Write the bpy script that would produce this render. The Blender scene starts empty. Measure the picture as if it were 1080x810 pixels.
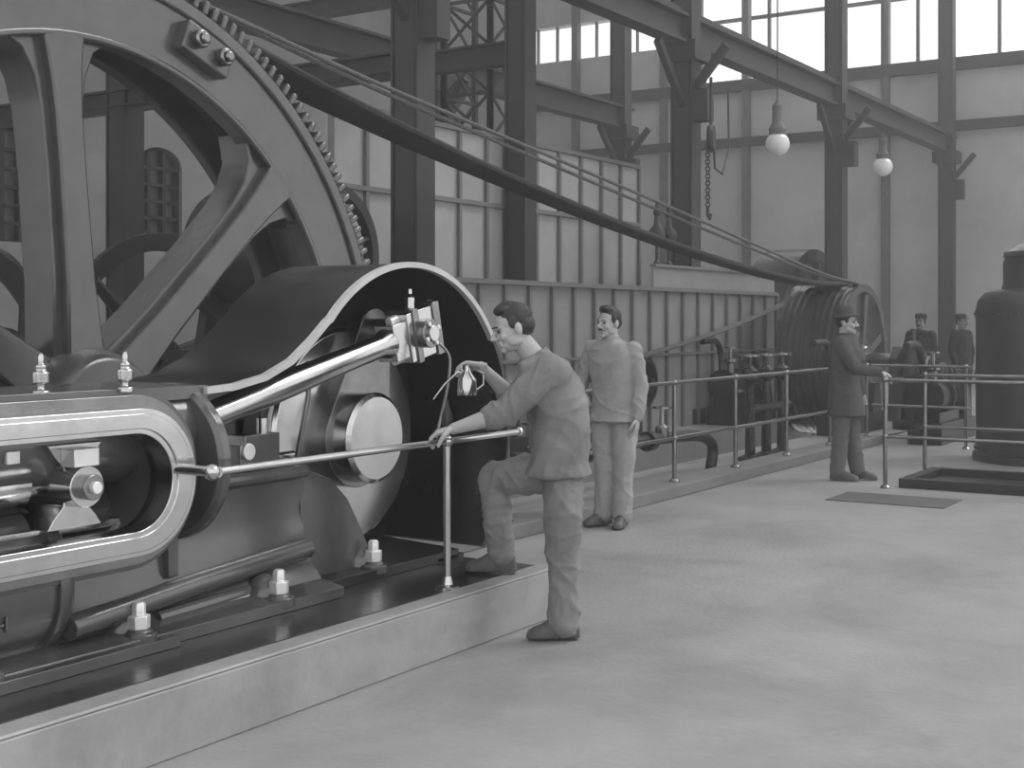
import bpy, math, random
from mathutils import Vector, Matrix, noise
random.seed(3)
V=Vector
sc=bpy.context.scene
# ------------------------------------------------------------ materials
def mat(name,g,metal=0.0,rough=0.5,var=0.15,scale=3.0,bump=0.0,bscale=40.0,spec=0.5,stain=0.0):
    m=bpy.data.materials.new(name); m.use_nodes=True
    nt=m.node_tree; b=nt.nodes['Principled BSDF']
    b.inputs['Metallic'].default_value=metal
    b.inputs['Roughness'].default_value=rough
    b.inputs['Specular IOR Level'].default_value=spec
    tc=nt.nodes.new('ShaderNodeTexCoord')
    n=nt.nodes.new('ShaderNodeTexNoise'); n.inputs['Scale'].default_value=scale; n.inputs['Detail'].default_value=8
    n.inputs['Roughness'].default_value=0.62
    nt.links.new(tc.outputs['Object'],n.inputs['Vector'])
    r=nt.nodes.new('ShaderNodeValToRGB')
    lo=g*(1-var); hi=min(1,g*(1+var))
    r.color_ramp.elements[0].position=0.3; r.color_ramp.elements[1].position=0.72
    r.color_ramp.elements[0].color=(lo,lo,lo,1)
    r.color_ramp.elements[1].color=(hi,hi,hi,1)
    nt.links.new(n.outputs['Fac'],r.inputs['Fac']); col=r.outputs['Color']
    if stain>0:
        n3=nt.nodes.new('ShaderNodeTexNoise'); n3.inputs['Scale'].default_value=.55; n3.inputs['Detail'].default_value=10; n3.inputs['Distortion'].default_value=.8; n3.inputs['Roughness'].default_value=.7
        nt.links.new(tc.outputs['Object'],n3.inputs['Vector'])
        r3=nt.nodes.new('ShaderNodeValToRGB'); r3.color_ramp.elements[0].position=.30; r3.color_ramp.elements[1].position=.52
        k=1-stain; r3.color_ramp.elements[0].color=(k,k,k,1); r3.color_ramp.elements[1].color=(1,1,1,1)
        nt.links.new(n3.outputs['Fac'],r3.inputs['Fac'])
        mx=nt.nodes.new('ShaderNodeMix'); mx.data_type='RGBA'; mx.blend_type='MULTIPLY'; mx.inputs[0].default_value=1
        nt.links.new(col,mx.inputs[6]); nt.links.new(r3.outputs['Color'],mx.inputs[7]); col=mx.outputs[2]
    nt.links.new(col,b.inputs['Base Color'])
    if bump>0:
        n2=nt.nodes.new('ShaderNodeTexNoise'); n2.inputs['Scale'].default_value=bscale; n2.inputs['Detail'].default_value=6
        nt.links.new(tc.outputs['Object'],n2.inputs['Vector'])
        bp=nt.nodes.new('ShaderNodeBump'); bp.inputs['Strength'].default_value=bump; bp.inputs['Distance'].default_value=0.01
        nt.links.new(n2.outputs['Fac'],bp.inputs['Height']); nt.links.new(bp.outputs['Normal'],b.inputs['Normal'])
    return m
M=dict(
 floor=mat('floor_concrete',0.29,0,0.60,0.18,1.1,0.35,30,stain=.24),
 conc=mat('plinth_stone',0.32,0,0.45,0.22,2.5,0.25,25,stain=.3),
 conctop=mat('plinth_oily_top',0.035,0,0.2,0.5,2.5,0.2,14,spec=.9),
 curb=mat('curb_stone',0.19,0,0.8,0.2,2.5,0.25,25),
 wall=mat('plaster_wall',0.52,0,0.9,0.16,0.35,0.2,8,stain=.14),
 wallb=mat('plaster_wall_darker',0.26,0,0.9,0.2,0.4,0.2,8,stain=.25),  # darker, more mottled plaster tone for the back wall
 iron=mat('painted_iron_dark',0.018,0,0.42,0.3,4,0.1,60),
 paint=mat('machine_enamel',0.070,0.0,0.16,0.35,2.2,0.04,12,spec=1.0),
 paintd=mat('machine_enamel_dark',0.015,0,0.24,0.3,2.2,0.05,22),
 wheel=mat('cast_iron_wheel',0.060,0.0,0.23,0.25,3,0.06,40,spec=1.0),
 steel=mat('polished_steel',0.58,1,0.18,0.14,5,0.0,90),
 steeld=mat('worn_steel',0.26,1,0.25,0.25,5,0.0,60),
 nut=mat('bright_nut',0.85,0.5,0.35,0.1,5),
 white=mat('white_edge_strip',0.54,0.2,0.4,0.12,5),
 truss=mat('structural_steel',0.028,0,0.6,0.3,2,0.1,30),
 trussl=mat('structural_steel_grey',0.13,0,0.7,0.3,2,0.1,30),
 panel=mat('screen_panel',0.40,0,0.7,0.14,1.2,0.1,20,stain=.14),
 panell=mat('screen_panel_low',0.27,0,0.7,0.16,1.2,0.1,20,stain=.14),
 batten=mat('screen_batten',0.17,0,0.7,0.1,1.2),
 rope=mat('hemp_rope',0.035,0,0.85,0.3,20,0.4,80),
 ropel=mat('hemp_rope_light',0.12,0,0.85,0.3,20,0.4,80),
 glassd=mat('window_pane_dim',0.24,0,0.15,0.25,1.5),
 globe=mat('opal_glass',0.85,0,0.2,0.03,3),
 shirt1=mat('shirt_cloth',0.24,0,0.9,0.25,5,0.12,140,stain=.3),
 pants1=mat('trouser_cloth',0.27,0,0.9,0.28,4,0.12,140,stain=.35),
 shirt2=mat('jacket_linen',0.31,0,0.9,0.14,5,0.12,140),
 pants2=mat('trouser_linen',0.36,0,0.9,0.18,4,0.12,140,stain=.2),
 coat=mat('wool_coat',0.075,0,0.95,0.12,5,0.12,140),
 pants3=mat('wool_trousers',0.12,0,0.95,0.12,5,0.12,140),
 dark=mat('dark_cloth',0.02,0,0.95,0.1,5,0.12,140),
 skin=mat('skin',0.41,0,0.5,0.08,14,0.08,120),
 skind=mat('skin_darker',0.22,0,0.5,0.08,14,0.08,120),  # darker skin tone for the two far men
 hair=mat('hair',0.02,0,0.5,0.4,40,0.5,160),
 shoe=mat('leather',0.09,0,0.5,0.3,12,0.2,60),
 eye=mat('eye_dark',0.015,0,0.2,0.0,5),
 hatch=mat('iron_hatch',0.10,0,0.7,0.2,5,0.3,60),
 tank=mat('tank_sheet',0.04,0,0.33,0.35,2.5,0.05,30),
)
# ------------------------------------------------------------ builder
def basis(d):
    d=d.normalized(); h=V((0,0,1)) if abs(d.z)<0.9 else V((1,0,0))
    a=d.cross(h).normalized(); b=a.cross(d).normalized(); return a,b
class B:
    def __init__(s,name): s.name=name; s.v=[]; s.f=[]; s.m=[]; s.mats=[]
    def mi(s,m):
        if m not in s.mats: s.mats.append(m)
        return s.mats.index(m)
    def add(s,vs,fs,m):
        o=len(s.v); s.v+= [tuple(x) for x in vs]; k=s.mi(m)
        for f in fs: s.f.append(tuple(i+o for i in f)); s.m.append(k)
    def box(s,c,sz,m,R=None):
        c=V(c); h=[x/2 for x in sz]; vs=[]
        for x in(-1,1):
            for y in(-1,1):
                for z in(-1,1):
                    p=V((x*h[0],y*h[1],z*h[2]))
                    if R is not None: p=R@p
                    vs.append(c+p)
        s.add(vs,[(0,1,3,2),(4,6,7,5),(0,4,5,1),(2,3,7,6),(0,2,6,4),(1,5,7,3)],m)
    def bb(s,a,b,m):
        s.box([(a[i]+b[i])/2 for i in range(3)],[abs(b[i]-a[i]) for i in range(3)],m)
    def beam(s,p0,p1,w,h,m):
        p0=V(p0);p1=V(p1);d=(p1-p0); L=d.length; d.normalize(); a,b=basis(d)
        R=Matrix((d,a,b)).transposed(); s.box((p0+p1)/2,(L,w,h),m,R)
    def ibeam(s,p0,p1,w,h,m,t=0.03):
        p0=V(p0);p1=V(p1);d=(p1-p0).normalized(); a,b=basis(d)
        s.beam(p0,p1,t,h,m); s.beam(p0+b*h/2,p1+b*h/2,w,t,m); s.beam(p0-b*h/2,p1-b*h/2,w,t,m)
    def lattice(s,p0,p1,off,n,m,t=0.05):
        p0=V(p0);p1=V(p1);off=V(off)
        s.beam(p0,p1,t*1.6,t*1.6,m); s.beam(p0+off,p1+off,t*1.6,t*1.6,m)
        for i in range(n):
            a=p0.lerp(p1,i/n); b=p0.lerp(p1,(i+1)/n)
            s.beam(a,b+off,t*.5,t,m); s.beam(a+off,b,t*.5,t,m); s.beam(a,a+off,t,t,m)
    def rings(s,rs,m,close=False,cap=True):
        n=len(rs[0]); vs=[p for r in rs for p in r]; fs=[]
        k=len(rs); R=range(k) if close else range(k-1)
        for i in R:
            for j in range(n):
                a=i*n+j; b=i*n+(j+1)%n; c=((i+1)%k)*n+(j+1)%n; d=((i+1)%k)*n+j
                fs.append((a,b,c,d))
        if cap and not close:
            fs.append(tuple(range(n))[::-1]); fs.append(tuple((k-1)*n+j for j in range(n)))
        s.add(vs,fs,m)
    def cyl(s,p0,p1,r,m,r1=None,n=28):
        p0=V(p0);p1=V(p1); r1=r if r1 is None else r1; a,b=basis(p1-p0)
        s.rings([[p+(a*math.cos(t)+b*math.sin(t))*rr for t in [2*math.pi*j/n for j in range(n)]] for p,rr in((p0,r),(p1,r1))],m)
    def lathe(s,o,ax,prof,m,n=32,close=False):
        o=V(o);ax=V(ax).normalized();a,b=basis(ax)
        s.rings([[o+ax*h+(a*math.cos(t)+b*math.sin(t))*max(r,1e-4) for t in [2*math.pi*j/n for j in range(n)]] for r,h in prof],m,close)
    def tube(s,pts,r,m,n=10):
        pts=[V(p) for p in pts]; rs=[]; N=len(pts); pa=None
        rr=r if isinstance(r,(list,tuple)) else [r]*N
        for i,p in enumerate(pts):
            d=(pts[min(i+1,N-1)]-pts[max(i-1,0)]).normalized()
            if pa is None: a,b=basis(d)
            else:
                a=(pa-d*pa.dot(d)).normalized(); b=a.cross(d)
            pa=a
            rs.append([p+(a*math.cos(t)+b*math.sin(t))*rr[i] for t in [2*math.pi*j/n for j in range(n)]])
        s.rings(rs,m)
    def sph(s,c,r,m,n=20,R=None):
        if not isinstance(r,(tuple,list)): r=(r,r,r)
        rs=[]
        for i in range(n//2+1):
            ph=math.pi*i/(n//2); sr=max(math.sin(ph),1e-3)
            ring=[]
            for j in range(n):
                t=2*math.pi*j/n; p=V((r[0]*sr*math.cos(t),r[1]*sr*math.sin(t),r[2]*math.cos(ph)))
                if R is not None: p=R@p
                ring.append(V(c)+p)
            rs.append(ring)
        s.rings(rs,m)
    def prism(s,poly,y0,y1,m):
        s.rings([[V((p[0],y,p[1])) for p in poly] for y in(y0,y1)],m)
    def prismx(s,poly,x0,x1,m):
        s.rings([[V((x,p[0],p[1])) for p in poly] for x in(x0,x1)],m)
    def frame(s,out,inn,y0,y1,m):
        L=[[V((p[0],y,p[1])) for p in q] for q,y in((out,y0),(out,y1),(inn,y1),(inn,y0))]
        s.rings(L,m,close=True)
    def strip(s,path,y0,y1,t,m):
        N=len(path); o=[]; i_=[]
        for k in range(N):
            a=V(path[max(k-1,0)]); b=V(path[min(k+1,N-1)]); d=(b-a).normalized(); nrm=V((-d.y,d.x))
            o.append(V(path[k])+nrm*t/2); i_.append(V(path[k])-nrm*t/2)
        s.rings([[V((o[k].x,y0,o[k].y)),V((o[k].x,y1,o[k].y)),V((i_[k].x,y1,i_[k].y)),V((i_[k].x,y0,i_[k].y))] for k in range(N)],m)
    def done(s,bevel=0,sharp=35,parent=None):
        me=bpy.data.meshes.new(s.name); me.from_pydata(s.v,[],s.f)
        for k in s.mats: me.materials.append(M[k])
        me.polygons.foreach_set('material_index',s.m)
        me.polygons.foreach_set('use_smooth',[True]*len(s.f))
        import bmesh
        bm=bmesh.new(); bm.from_mesh(me); bmesh.ops.recalc_face_normals(bm,faces=bm.faces); bm.to_mesh(me); bm.free()
        me.set_sharp_from_angle(angle=math.radians(sharp)); me.update()
        ob=bpy.data.objects.new(s.name,me); sc.collection.objects.link(ob)
        if bevel:
            md=ob.modifiers.new('b','BEVEL'); md.width=bevel; md.segments=2; md.limit_method='ANGLE'; md.angle_limit=math.radians(40)
        if parent: ob.parent=parent
        return ob
def track(cx,cz,R,left,n=24):
    pts=[(left,cz+R)]
    for i in range(n+1):
        t=math.pi/2-math.pi*i/n; pts.append((cx+R*math.cos(t),cz+R*math.sin(t)))
    pts.append((left,cz-R)); return pts
SZ=0.98; SU=5.75
# ------------------------------------------------------------ room
T0,T1=6.5,8.05
b=B('floor')
for a,c in [((-6,-9,-.3),(36,T0,0)),((-6,T1,-.3),(36,22,0)),((-6,T0,-.3),(2.2,T1,0)),((23.4,T0,-.3),(36,T1,0)),
            ((2.2,T0,-2.6),(23.4,T1,-2.5)),((2.2,T0-.1,-2.5),(23.4,T0,-.3)),((2.2,T1,-2.5),(23.4,T1+.1,-.3))]:
    b.bb(a,c,'floor')
b.done()
b=B('wall_end')
b.bb((35.7,-9,0),(36.1,22,8.5),'wall')
b.bb((35.7,16.8,8.5),(36.1,22,9.7),'wall'); b.bb((35.7,16.8,10.8),(36.1,22,13),'wall')
b.bb((35.7,16.3,8.5),(36.1,16.9,13),'wall')
b.bb((35.45,-9,8.18),(35.75,22,8.5),'truss')
b.bb((35.45,-9,6.6),(35.75,22,6.85),'truss')
for v in (20.3,17.3,14.7,10.7): b.bb((35.5,v-.1,0),(35.75,v+.1,13),'trussl')
b.done()
b=B('window_1')
v=-9
while v<16.3:
    b.bb((35.8,v-.04,8.5),(35.9,v+.04,13),'trussl'); v+=2.1
for z in (10.3,): b.bb((35.8,-9,z-.05),(35.9,16.3,z+.05),'trussl')
v=17.6
while v<22: b.bb((35.8,v-.03,9.7),(35.9,v+.03,10.8),'trussl'); v+=.7
b.done()
b=B('wall_back')
wins=[20.3+3.7*i for i in range(-6,5)]; ww=1.3; zb,zt=3.15,4.95
us=[-6]
for w in wins: us+= [w-ww/2,w+ww/2]
us.append(36)
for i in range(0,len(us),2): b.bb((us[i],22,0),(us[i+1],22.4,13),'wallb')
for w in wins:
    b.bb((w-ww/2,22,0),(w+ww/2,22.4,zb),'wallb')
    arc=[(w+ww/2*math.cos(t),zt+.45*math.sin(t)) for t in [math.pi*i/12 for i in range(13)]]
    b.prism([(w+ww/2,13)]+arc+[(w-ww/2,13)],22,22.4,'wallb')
b.done()
for wi,w in enumerate(wins):
    b=B('window_%d'%(wi+2))
    b.bb((w-ww/2,22.3,zb),(w+ww/2,22.32,zt+.46),'glassd')
    for i in range(4):
        x=w-ww/2+ww*i/3; b.bb((x-.045,22.1,zb),(x+.045,22.25,zt+(.42 if 0<i<3 else 0)),'iron')
    for i in range(6):
        z=zb+(zt-zb)*i/5; b.bb((w-ww/2,22.1,z-.035),(w+ww/2,22.25,z+.035),'iron')
    b.tube([(w+ww/2*math.cos(t),22.15,zt+.45*math.sin(t)) for t in [math.pi*i/12 for i in range(13)]],.07,'iron')
    b.done()
b=B('ceiling')
for i in range(12): 
    u=-5+3.6*i; b.ibeam((u,-9,12.9),(u,22,12.9),.2,.4,'trussl')
for i in range(9):
    v=-8+3.6*i; b.ibeam((-6,v,13.15),(36,v,13.15),.12,.16,'trussl')
for i in range(5):  # opaque strips above the view, added to cut the daylight in the hall
    v=-6.6+6.2*i; b.bb((-6,v,13.25),(36,v+2.6,13.35),'wall')
ceil=b.done()
# ------------------------------------------------------------ columns
def column(u,v,name='steel_column',top=12.7,w=.34,br=True):
    b=B(name)
    b.box((u,v-w/2,top/2),(w,.03,top),'truss'); b.box((u,v+w/2,top/2),(w,.03,top),'truss'); b.box((u,v,top/2),(.04,w,top),'truss')
    b.box((u-w/2+.03,v,top/2),(.03,w*.8,top),'truss')
    b.box((u,v,.12),(w*1.4,w*1.4,.24),'truss')
    if br:
        b.beam((u,v,4.9),(u+1.0,v,5.9),.1,.12,'truss'); b.beam((u,v,4.9),(u-1.0,v,5.9),.1,.12,'truss')
        b.beam((u,v,5.1),(u,v-.7,5.9),.1,.12,'truss')
        b.box((u,v,5.85),(.6,.6,.3),'truss')
        b.box((u,v-.3,5.0),(.25,.25,.5),'truss')
    b.done()
for u in (4.8,12,19.2,26.4,35.1): column(u,8.95)
for u in (12.3,19.4,26.6): column(u,14.0)
column(15.6,9.78,w=.3,br=False)
b=B('crane_runway_girder')
b.ibeam((0,8.95,6.2),(35.6,8.95,6.2),.3,.42,'truss',.05); b.beam((0,8.95,6.5),(35.6,8.95,6.5),.08,.08,'truss')
b.done()
b=B('crane_runway_girder')
b.ibeam((0,14,6.2),(27,14,6.2),.3,.45,'truss',.05)
b.done()
b=B('roof_truss'); b.lattice((12,8.95,6.0),(12,22,6.0),(0,0,1.1),10,'truss',.09); b.done()
b=B('tie_beam'); b.ibeam((15.6,9.9,5.35),(15.6,22,5.35),.2,.3,'truss'); b.done()
b=B('tie_beam'); b.ibeam((12.2,9.1,4.6),(12.2,22,4.6),.2,.2,'truss'); b.done()
b=B('tie_beam'); b.ibeam((19.2,9.1,7.5),(19.2,22,7.5),.25,.3,'truss'); b.done()
b=B('lattice_mast')
for dv in (0,.9):
    b.lattice((17.6,11.6+dv,0),(17.6,11.6+dv,12),(.9,0,0),16,'truss',.05)
b.lattice((17.6,11.6,0),(17.6,11.6,12),(0,.9,0),16,'truss',.05)
b.done()
b=B('chain_hoist')
b.lathe((19.05,8.5,4.45),(0.3,-1,0),[(.02,0),(.2,0),(.22,.05),(.2,.1),(.02,.1)],'iron')
b.tube([(19.05,8.45,5.4),(19.05,8.45,4.45)],.025,'iron')
for i in range(18): 
    b.lathe((18.93,8.45,4.35-.055*i),(1,0,0) if i%2 else (0,1,0),[(.03,-.008),(.045,-.008),(.045,.008),(.03,.008)],'iron',n=10,close=True)
b.tube([(18.93,8.45,3.4),(18.93,8.45,3.25),(19.0,8.45,3.2),(19.04,8.45,3.27)],.025,'iron')
b.tube([(19.15,8.45,4.4),(19.2,8.45,4.0),(19.6,8.5,3.95),(20.1,8.6,4.4),(20.3,8.7,5.4)],.018,'iron')
b.done()
def P(px,d):
    m=(px-540)/1400; return (.8439+.5365*m)*d,(.5365-.8439*m)*d
for px,d,z,r in ((820,23,4.68,.21),(931,30,5.1,.22)):
    u,v=P(px,d); b=B('hanging_lamp')
    b.sph((u,v,z),r,'globe',24)
    b.lathe((u,v,z+r*.8),(0,0,1),[(.02,-.02),(.14,-.01),(.15,.1),(.09,.2),(.09,.5),(.04,.55),(.03,.6)],'trussl')
    b.tube([(u,v,z+r+.5),(u,v,12.8)],.012,'iron'); b.done()
# ------------------------------------------------------------ partition screens
b=B('panel_screen')
b.bb((11.8,10,0),(19.6,10.06,4.15),'panel')
u=11.8
while u<19.7:
    b.bb((u-.03,9.95,0),(u+.03,10,4.15),'batten'); u+=.65
for z in (3.2,4.15): b.bb((11.8,9.94,z-.03),(19.6,10,z+.03),'batten')
b.done()
LV=8.72
b=B('panel_screen')
b.bb((12.4,LV,0),(22.4,LV+.05,2.1),'panell')
u=12.4
while u<22.5:
    b.bb((u-.025,LV-.05,0),(u+.025,LV,2.1),'batten'); u+=.56
b.bb((12.4,LV-.07,2.06),(22.4,LV+.06,2.12),'batten'); b.bb((12.4,LV-.065,1.1),(22.4,LV,1.14),'batten')
b.bb((17.6,LV+.0,2.12),(22.4,LV+.04,2.42),'panell')
b.bb((17.6,LV-.04,2.42),(22.4,LV+.06,2.46),'batten')
b.done()
# ------------------------------------------------------------ plinth
b=B('engine_plinth')
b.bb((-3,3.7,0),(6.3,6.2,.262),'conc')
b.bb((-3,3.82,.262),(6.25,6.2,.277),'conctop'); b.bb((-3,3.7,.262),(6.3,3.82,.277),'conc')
b.done(bevel=.012)
# ------------------------------------------------------------ flywheel
b=B('flywheel')
def FW(r,a,y): a=math.radians(a); return V((SU+r*math.sin(a),y,SZ+r*math.cos(a)))
v0=6.88
b.lathe((SU,0,SZ),(0,1,0),[(2.46,v0),(2.96,v0),(3.0,v0+.03),(3.0,v0+.85),(2.6,v0+.85),(2.6,v0+.75),(2.80,v0+.70),(2.80,v0+.2),(2.46,v0+.17)],'wheel',n=120,close=True)
b.lathe((SU,0,SZ),(0,1,0),[(2.88,v0-.03),(2.98,v0-.03),(2.98,v0+.01),(2.88,v0+.01)],'wheel',n=120,close=True)
b.lathe((SU,0,SZ),(0,1,0),[(2.44,v0-.03),(2.49,v0-.03),(2.49,v0+.02),(2.44,v0+.02)],'wheel',n=120,close=True)
NT=200
for i in range(NT):
    a=360*i/NT; c=FW(3.04,a,v0+.04); R=Matrix.Rotation(math.radians(a),3,'Y')
    b.box(c,(.05,.11,.11),'wheel',R)
for k in range(7):
    a=-5+k*360/7
    def pl(hw):
        pts=[]
        L=[(.30,hw[0]),(.9,hw[1]),(1.6,hw[2]),(2.0,hw[3]),(2.2,hw[4]),(2.36,hw[5]),(2.47,hw[6])]
        ca,sa=math.cos(math.radians(a)),math.sin(math.radians(a))
        for r,w in L: pts.append((SU+r*sa+w*ca,SZ+r*ca-w*sa))
        for r,w in L[::-1]: pts.append((SU+r*sa-w*ca,SZ+r*ca+w*sa))
        return pts
    b.prism(pl([.21,.165,.155,.165,.20,.28,.46]),v0+.04,v0+.34,'wheel')
    b.prism(pl([.15,.11,.10,.105,.12,.14,.16]),v0-.03,v0+.36,'wheel')
    am=a+180/7; R=Matrix.Rotation(math.radians(am),3,'Y')
    b.box(FW(2.72,am,v0-.02),(.46,.16,.22),'wheel',R)
    for da in (-2.6,2.6): 
        p=FW(2.73,am+da,v0-.1); b.cyl(p,p+V((0,-.07,0)),.065,'steeld'); b.cyl(p+V((0,-.07,0)),p+V((0,-.1,0)),.04,'steeld')
b.lathe((SU,0,SZ),(0,1,0),[(.02,v0-.2),(.40,v0-.2),(.44,v0-.14),(.48,v0+.0),(.5,v0+.8),(.02,v0+.8)],'wheel',n=48)
b.cyl((SU,5.65,SZ),(SU,8.12,SZ),.17,'steeld')
b.done(bevel=.018)
b=B('shaft_bearing_pedestal')
b.prism([(5.2,0),(6.3,0),(6.15,.6),(6.05,1.15),(5.75,1.35),(5.45,1.15),(5.35,.6)],8.13,8.6,'paint'); b.done(bevel=.02)
def interp(pts,n=40):
    out=[]; N=len(pts)
    for i in range(N-1):
        p0=V(pts[max(i-1,0)]);p1=V(pts[i]);p2=V(pts[i+1]);p3=V(pts[min(i+2,N-1)])
        for k in range(n//N+2):
            t=k/(n//N+2)
            out.append(0.5*((2*p1)+(p2-p0)*t+(2*p0-5*p1+4*p2-p3)*t*t+(3*p1-p0-3*p2+p3)*t**3))
    out.append(V(pts[-1])); return out
b=B('drive_ropes')
base=[(4.0,3.5),(5.0,3.93),(5.75,4.055),(6.36,3.98),(7.6,3.72),(8.8,3.47),(11,3.09),(14.2,2.65),(17.2,2.37),(20,2.23),(21.8,2.24),(22.6,1.95)]
for j in range(11):
    y=v0+(.08+.05*j if j<2 else .13+.062*j); lift=(.40,.33)[j] if j<2 else .02+.012*j
    pts=[]
    for u,z in base:
        w=math.sin(math.pi*min(1,max(0,(u-6.4)/15.4)))
        pts.append((u,y,z-.03+lift*w))
    b.tube(interp(pts),.020 if j<2 else .034,'ropel' if j<2 else 'rope',8)
for j in range(9):
    y=v0+.12+.07*j
    b.tube(interp([(4.6,y,-1.85),(5.75,y,-2.1),(8,y,-1.8),(14,y,-1.3),(19,y,-.6),(21.2,y,-.26)]),.026,'rope',6)
b.done()
b=B('auxiliary_belt')
for j in range(3): b.tube(interp([(16.75,8.46+.06*j,1.12),(19,8.46+.06*j,1.38),(21.4,8.46+.06*j,1.75),(24.3,8.46+.06*j,2.28)]),.02,'ropel',6)
b.done()
def wheel(b,c,R,ax=(0,1,0),sp=6,m='paintd',w=.08):
    c=V(c); a=V(ax).normalized(); p,q=basis(a)
    b.lathe(c,ax,[(R*.86,-w/2),(R,-w/2),(R,w/2),(R*.86,w/2)],m,n=40,close=True)
    b.lathe(c,ax,[(.02,-w),(R*.18,-w),(R*.18,w),(.02,w)],m,n=20)
    for k in range(sp):
        t=2*math.pi*k/sp+.3; dd=p*math.cos(t)+q*math.sin(t); b.tube([c+dd*R*.1,c+dd*R*.9],[R*.06,R*.045],m,8)
for u,z,R_ in ((16.8,.76,.36),(24.35,1.9,.38)):
    b=B('belt_pulley'); wheel(b,(u,8.52,z),R_-.02,w=.2,m='iron'); b.prism([(u-.2,0),(u+.2,0),(u+.06,z+.05),(u-.06,z+.05)],8.59,8.64,'iron'); b.done()
def drum(name,u,v,w,R,mat_='paintd',groove=True,z=SZ):
    b=B(name); prof=[(.05,v+.08),(R*.35,v+.06),(R*.4,v+.1),(R*.86,v+.1),(R*.9,v)]
    prof.append((R*1.0,v)); n=9
    if groove:
        for i in range(n):
            a=v+.04+(w-.08)*i/n; c=(w-.08)/n
            prof+= [(R*1.0,a),(R*.955,a+c*.3),(R*.955,a+c*.6),(R*1.0,a+c*.9)]
    prof+=[(R,v+w),(R*.9,v+w),(.05,v+w-.05)]
    b.lathe((u,0,z),(0,1,0),prof,mat_,n=72)
    for k in range(6):
        a=math.radians(60*k+10); 
        b.beam((u+.2*math.sin(a),v+.07,z+.2*math.cos(a)),(u+R*.88*math.sin(a),v+.07,z+R*.88*math.cos(a)),.08,.14,mat_)
    b.cyl((u,v-.45,z),(u,v+w+.1,z),.11,'steeld'); 
    b.lathe((u,0,z),(0,1,0),[(.02,v-.06),(.22,v-.06),(.26,v),(.26,v+.1),(.02,v+.1)],mat_)
    return b
drum('rope_drum',21.75,6.88,1.1,1.25,'paint').done()
drum('rope_drum',26.2,9.3,.9,2.1,groove=False).done()
b=B('bearing_stand')
b.prism([(21.3,0),(22.2,0),(22.0,.3),(21.95,1.0),(21.75,1.2),(21.55,1.0),(21.5,.3)],6.2,6.42,'paintd'); b.done(bevel=.015)
# ------------------------------------------------------------ steam engine
b=B('steam_engine')
b.prismx([(4.16,.277),(4.16,.33),(4.30,.355),(4.36,.42),(4.41,.52),(4.43,.7),(4.41,.84),(4.48,.9),(5.3,.9),(5.3,.277)],1.0,5.02,'paint')
b.prism([(5.0,.28),(5.62,.28),(5.54,.42),(5.44,.58),(5.36,.70),(5.22,.82),(5.0,.895)],4.42,4.58,'paint')
b.prismx([(4.30,.277),(4.30,.33),(4.9,.36),(5.4,.36),(5.4,.277)],5.02,6.2,'paintd')
b.bb((5.02,5.15,.3),(6.2,5.6,.75),'paintd')
b.prismx([(4.1,.277),(4.1,.325),(4.5,.325),(4.5,.277)],1.0,3.9,'paint')
b.cyl((1.0,4.50,.585),(3.42,4.50,.585),.29,'paint',n=48)
b.lathe((3.42,4.50,.585),(1,0,0),[(.31,-.05),(.31,0),(.29,.03),(.02,.05)],'paint',n=48)
b.tube([(3.45,4.25,.42),(4.2,4.33,.46),(5.0,4.38,.5)],.05,'paint',14)
for i in range(9):
    u=2.86+.035*i; b.box((u,4.215,.5),(.012,.02,.06),'paint')
    if i%2: b.box((u+.012,4.215,.52-.02*(i%3)),(.024,.02,.012),'paint')
for u in (3.05,3.78,4.62,5.50):
    vv=4.22 if u<5 else 4.36
    b.lathe((u,vv,.33),(0,0,1),[(.075,-.03),(.075,.012),(.055,.02),(.05,.03)],'paint',n=24)
    b.lathe((u,vv,.36),(0,0,1),[(.048,0),(.048,.055),(.03,.058),(.03,.10),(.022,.11)],'nut',n=6)
    b.lathe((u,vv+.1,.33),(0,0,1),[(.10,-.03),(.095,.04),(.06,.09),(.02,.11)],'paint',n=24)
inn=track(3.64,SZ,.195,1.6)
b.frame(track(3.72,SZ,.37,1.6),track(3.64,SZ,.21,1.6),4.2,4.66,'paint')
b.frame(track(3.70,SZ,.345,1.6),track(3.64,SZ,.20,1.6),4.16,4.22,'steeld')
b.frame(track(3.67,SZ,.295,1.6),inn,4.08,4.18,'steel')
b.frame(track(3.665,SZ,.275,1.6),track(3.645,SZ,.215,1.6),4.072,4.09,'steel')
b.bb((1.6,4.64,SZ-.3),(3.9,4.72,SZ+.3),'paintd')
b.bb((1.6,4.3,SZ+.3),(4.25,4.9,SZ+.36),'paint')
b.bb((2.0,4.6,SZ-.1),(4.2,4.9,SZ+.345),'paint')
b.cyl((3.0,4.46,SZ+.16),(4.22,4.46,SZ+.16),.20,'paint',n=40)
b.lathe((4.2,4.46,SZ+.02),(1,0,0),[(.33,-.06),(.35,-.04),(.35,0),(.32,.03),(.02,.04)],'paint',n=48)
b.bb((1.6,4.3,SZ+.165),(3.75,4.6,SZ+.2),'steel'); b.bb((1.6,4.3,SZ-.2),(3.75,4.6,SZ-.165),'steel')
cu=3.46
hg=[(-.13,.165),(.13,.165),(.10,.12),(.055,.075),(.05,0),(.055,-.075),(.10,-.12),(.13,-.165),(-.13,-.165),(-.10,-.12),(-.055,-.075),(-.05,0),(-.055,.075),(-.10,.12)]
b.prism([(cu+x,SZ+z) for x,z in hg[::-1]],4.22,4.52,'steel')
b.cyl((cu,4.15,SZ),(cu,4.55,SZ),.082,'steel'); b.cyl((cu,4.11,SZ),(cu,4.16,SZ),.05,'steeld'); b.cyl((cu,4.09,SZ),(cu,4.12,SZ),.024,'nut')
b.box((cu-.01,4.18,SZ+.115),(.12,.08,.07),'nut')
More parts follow.
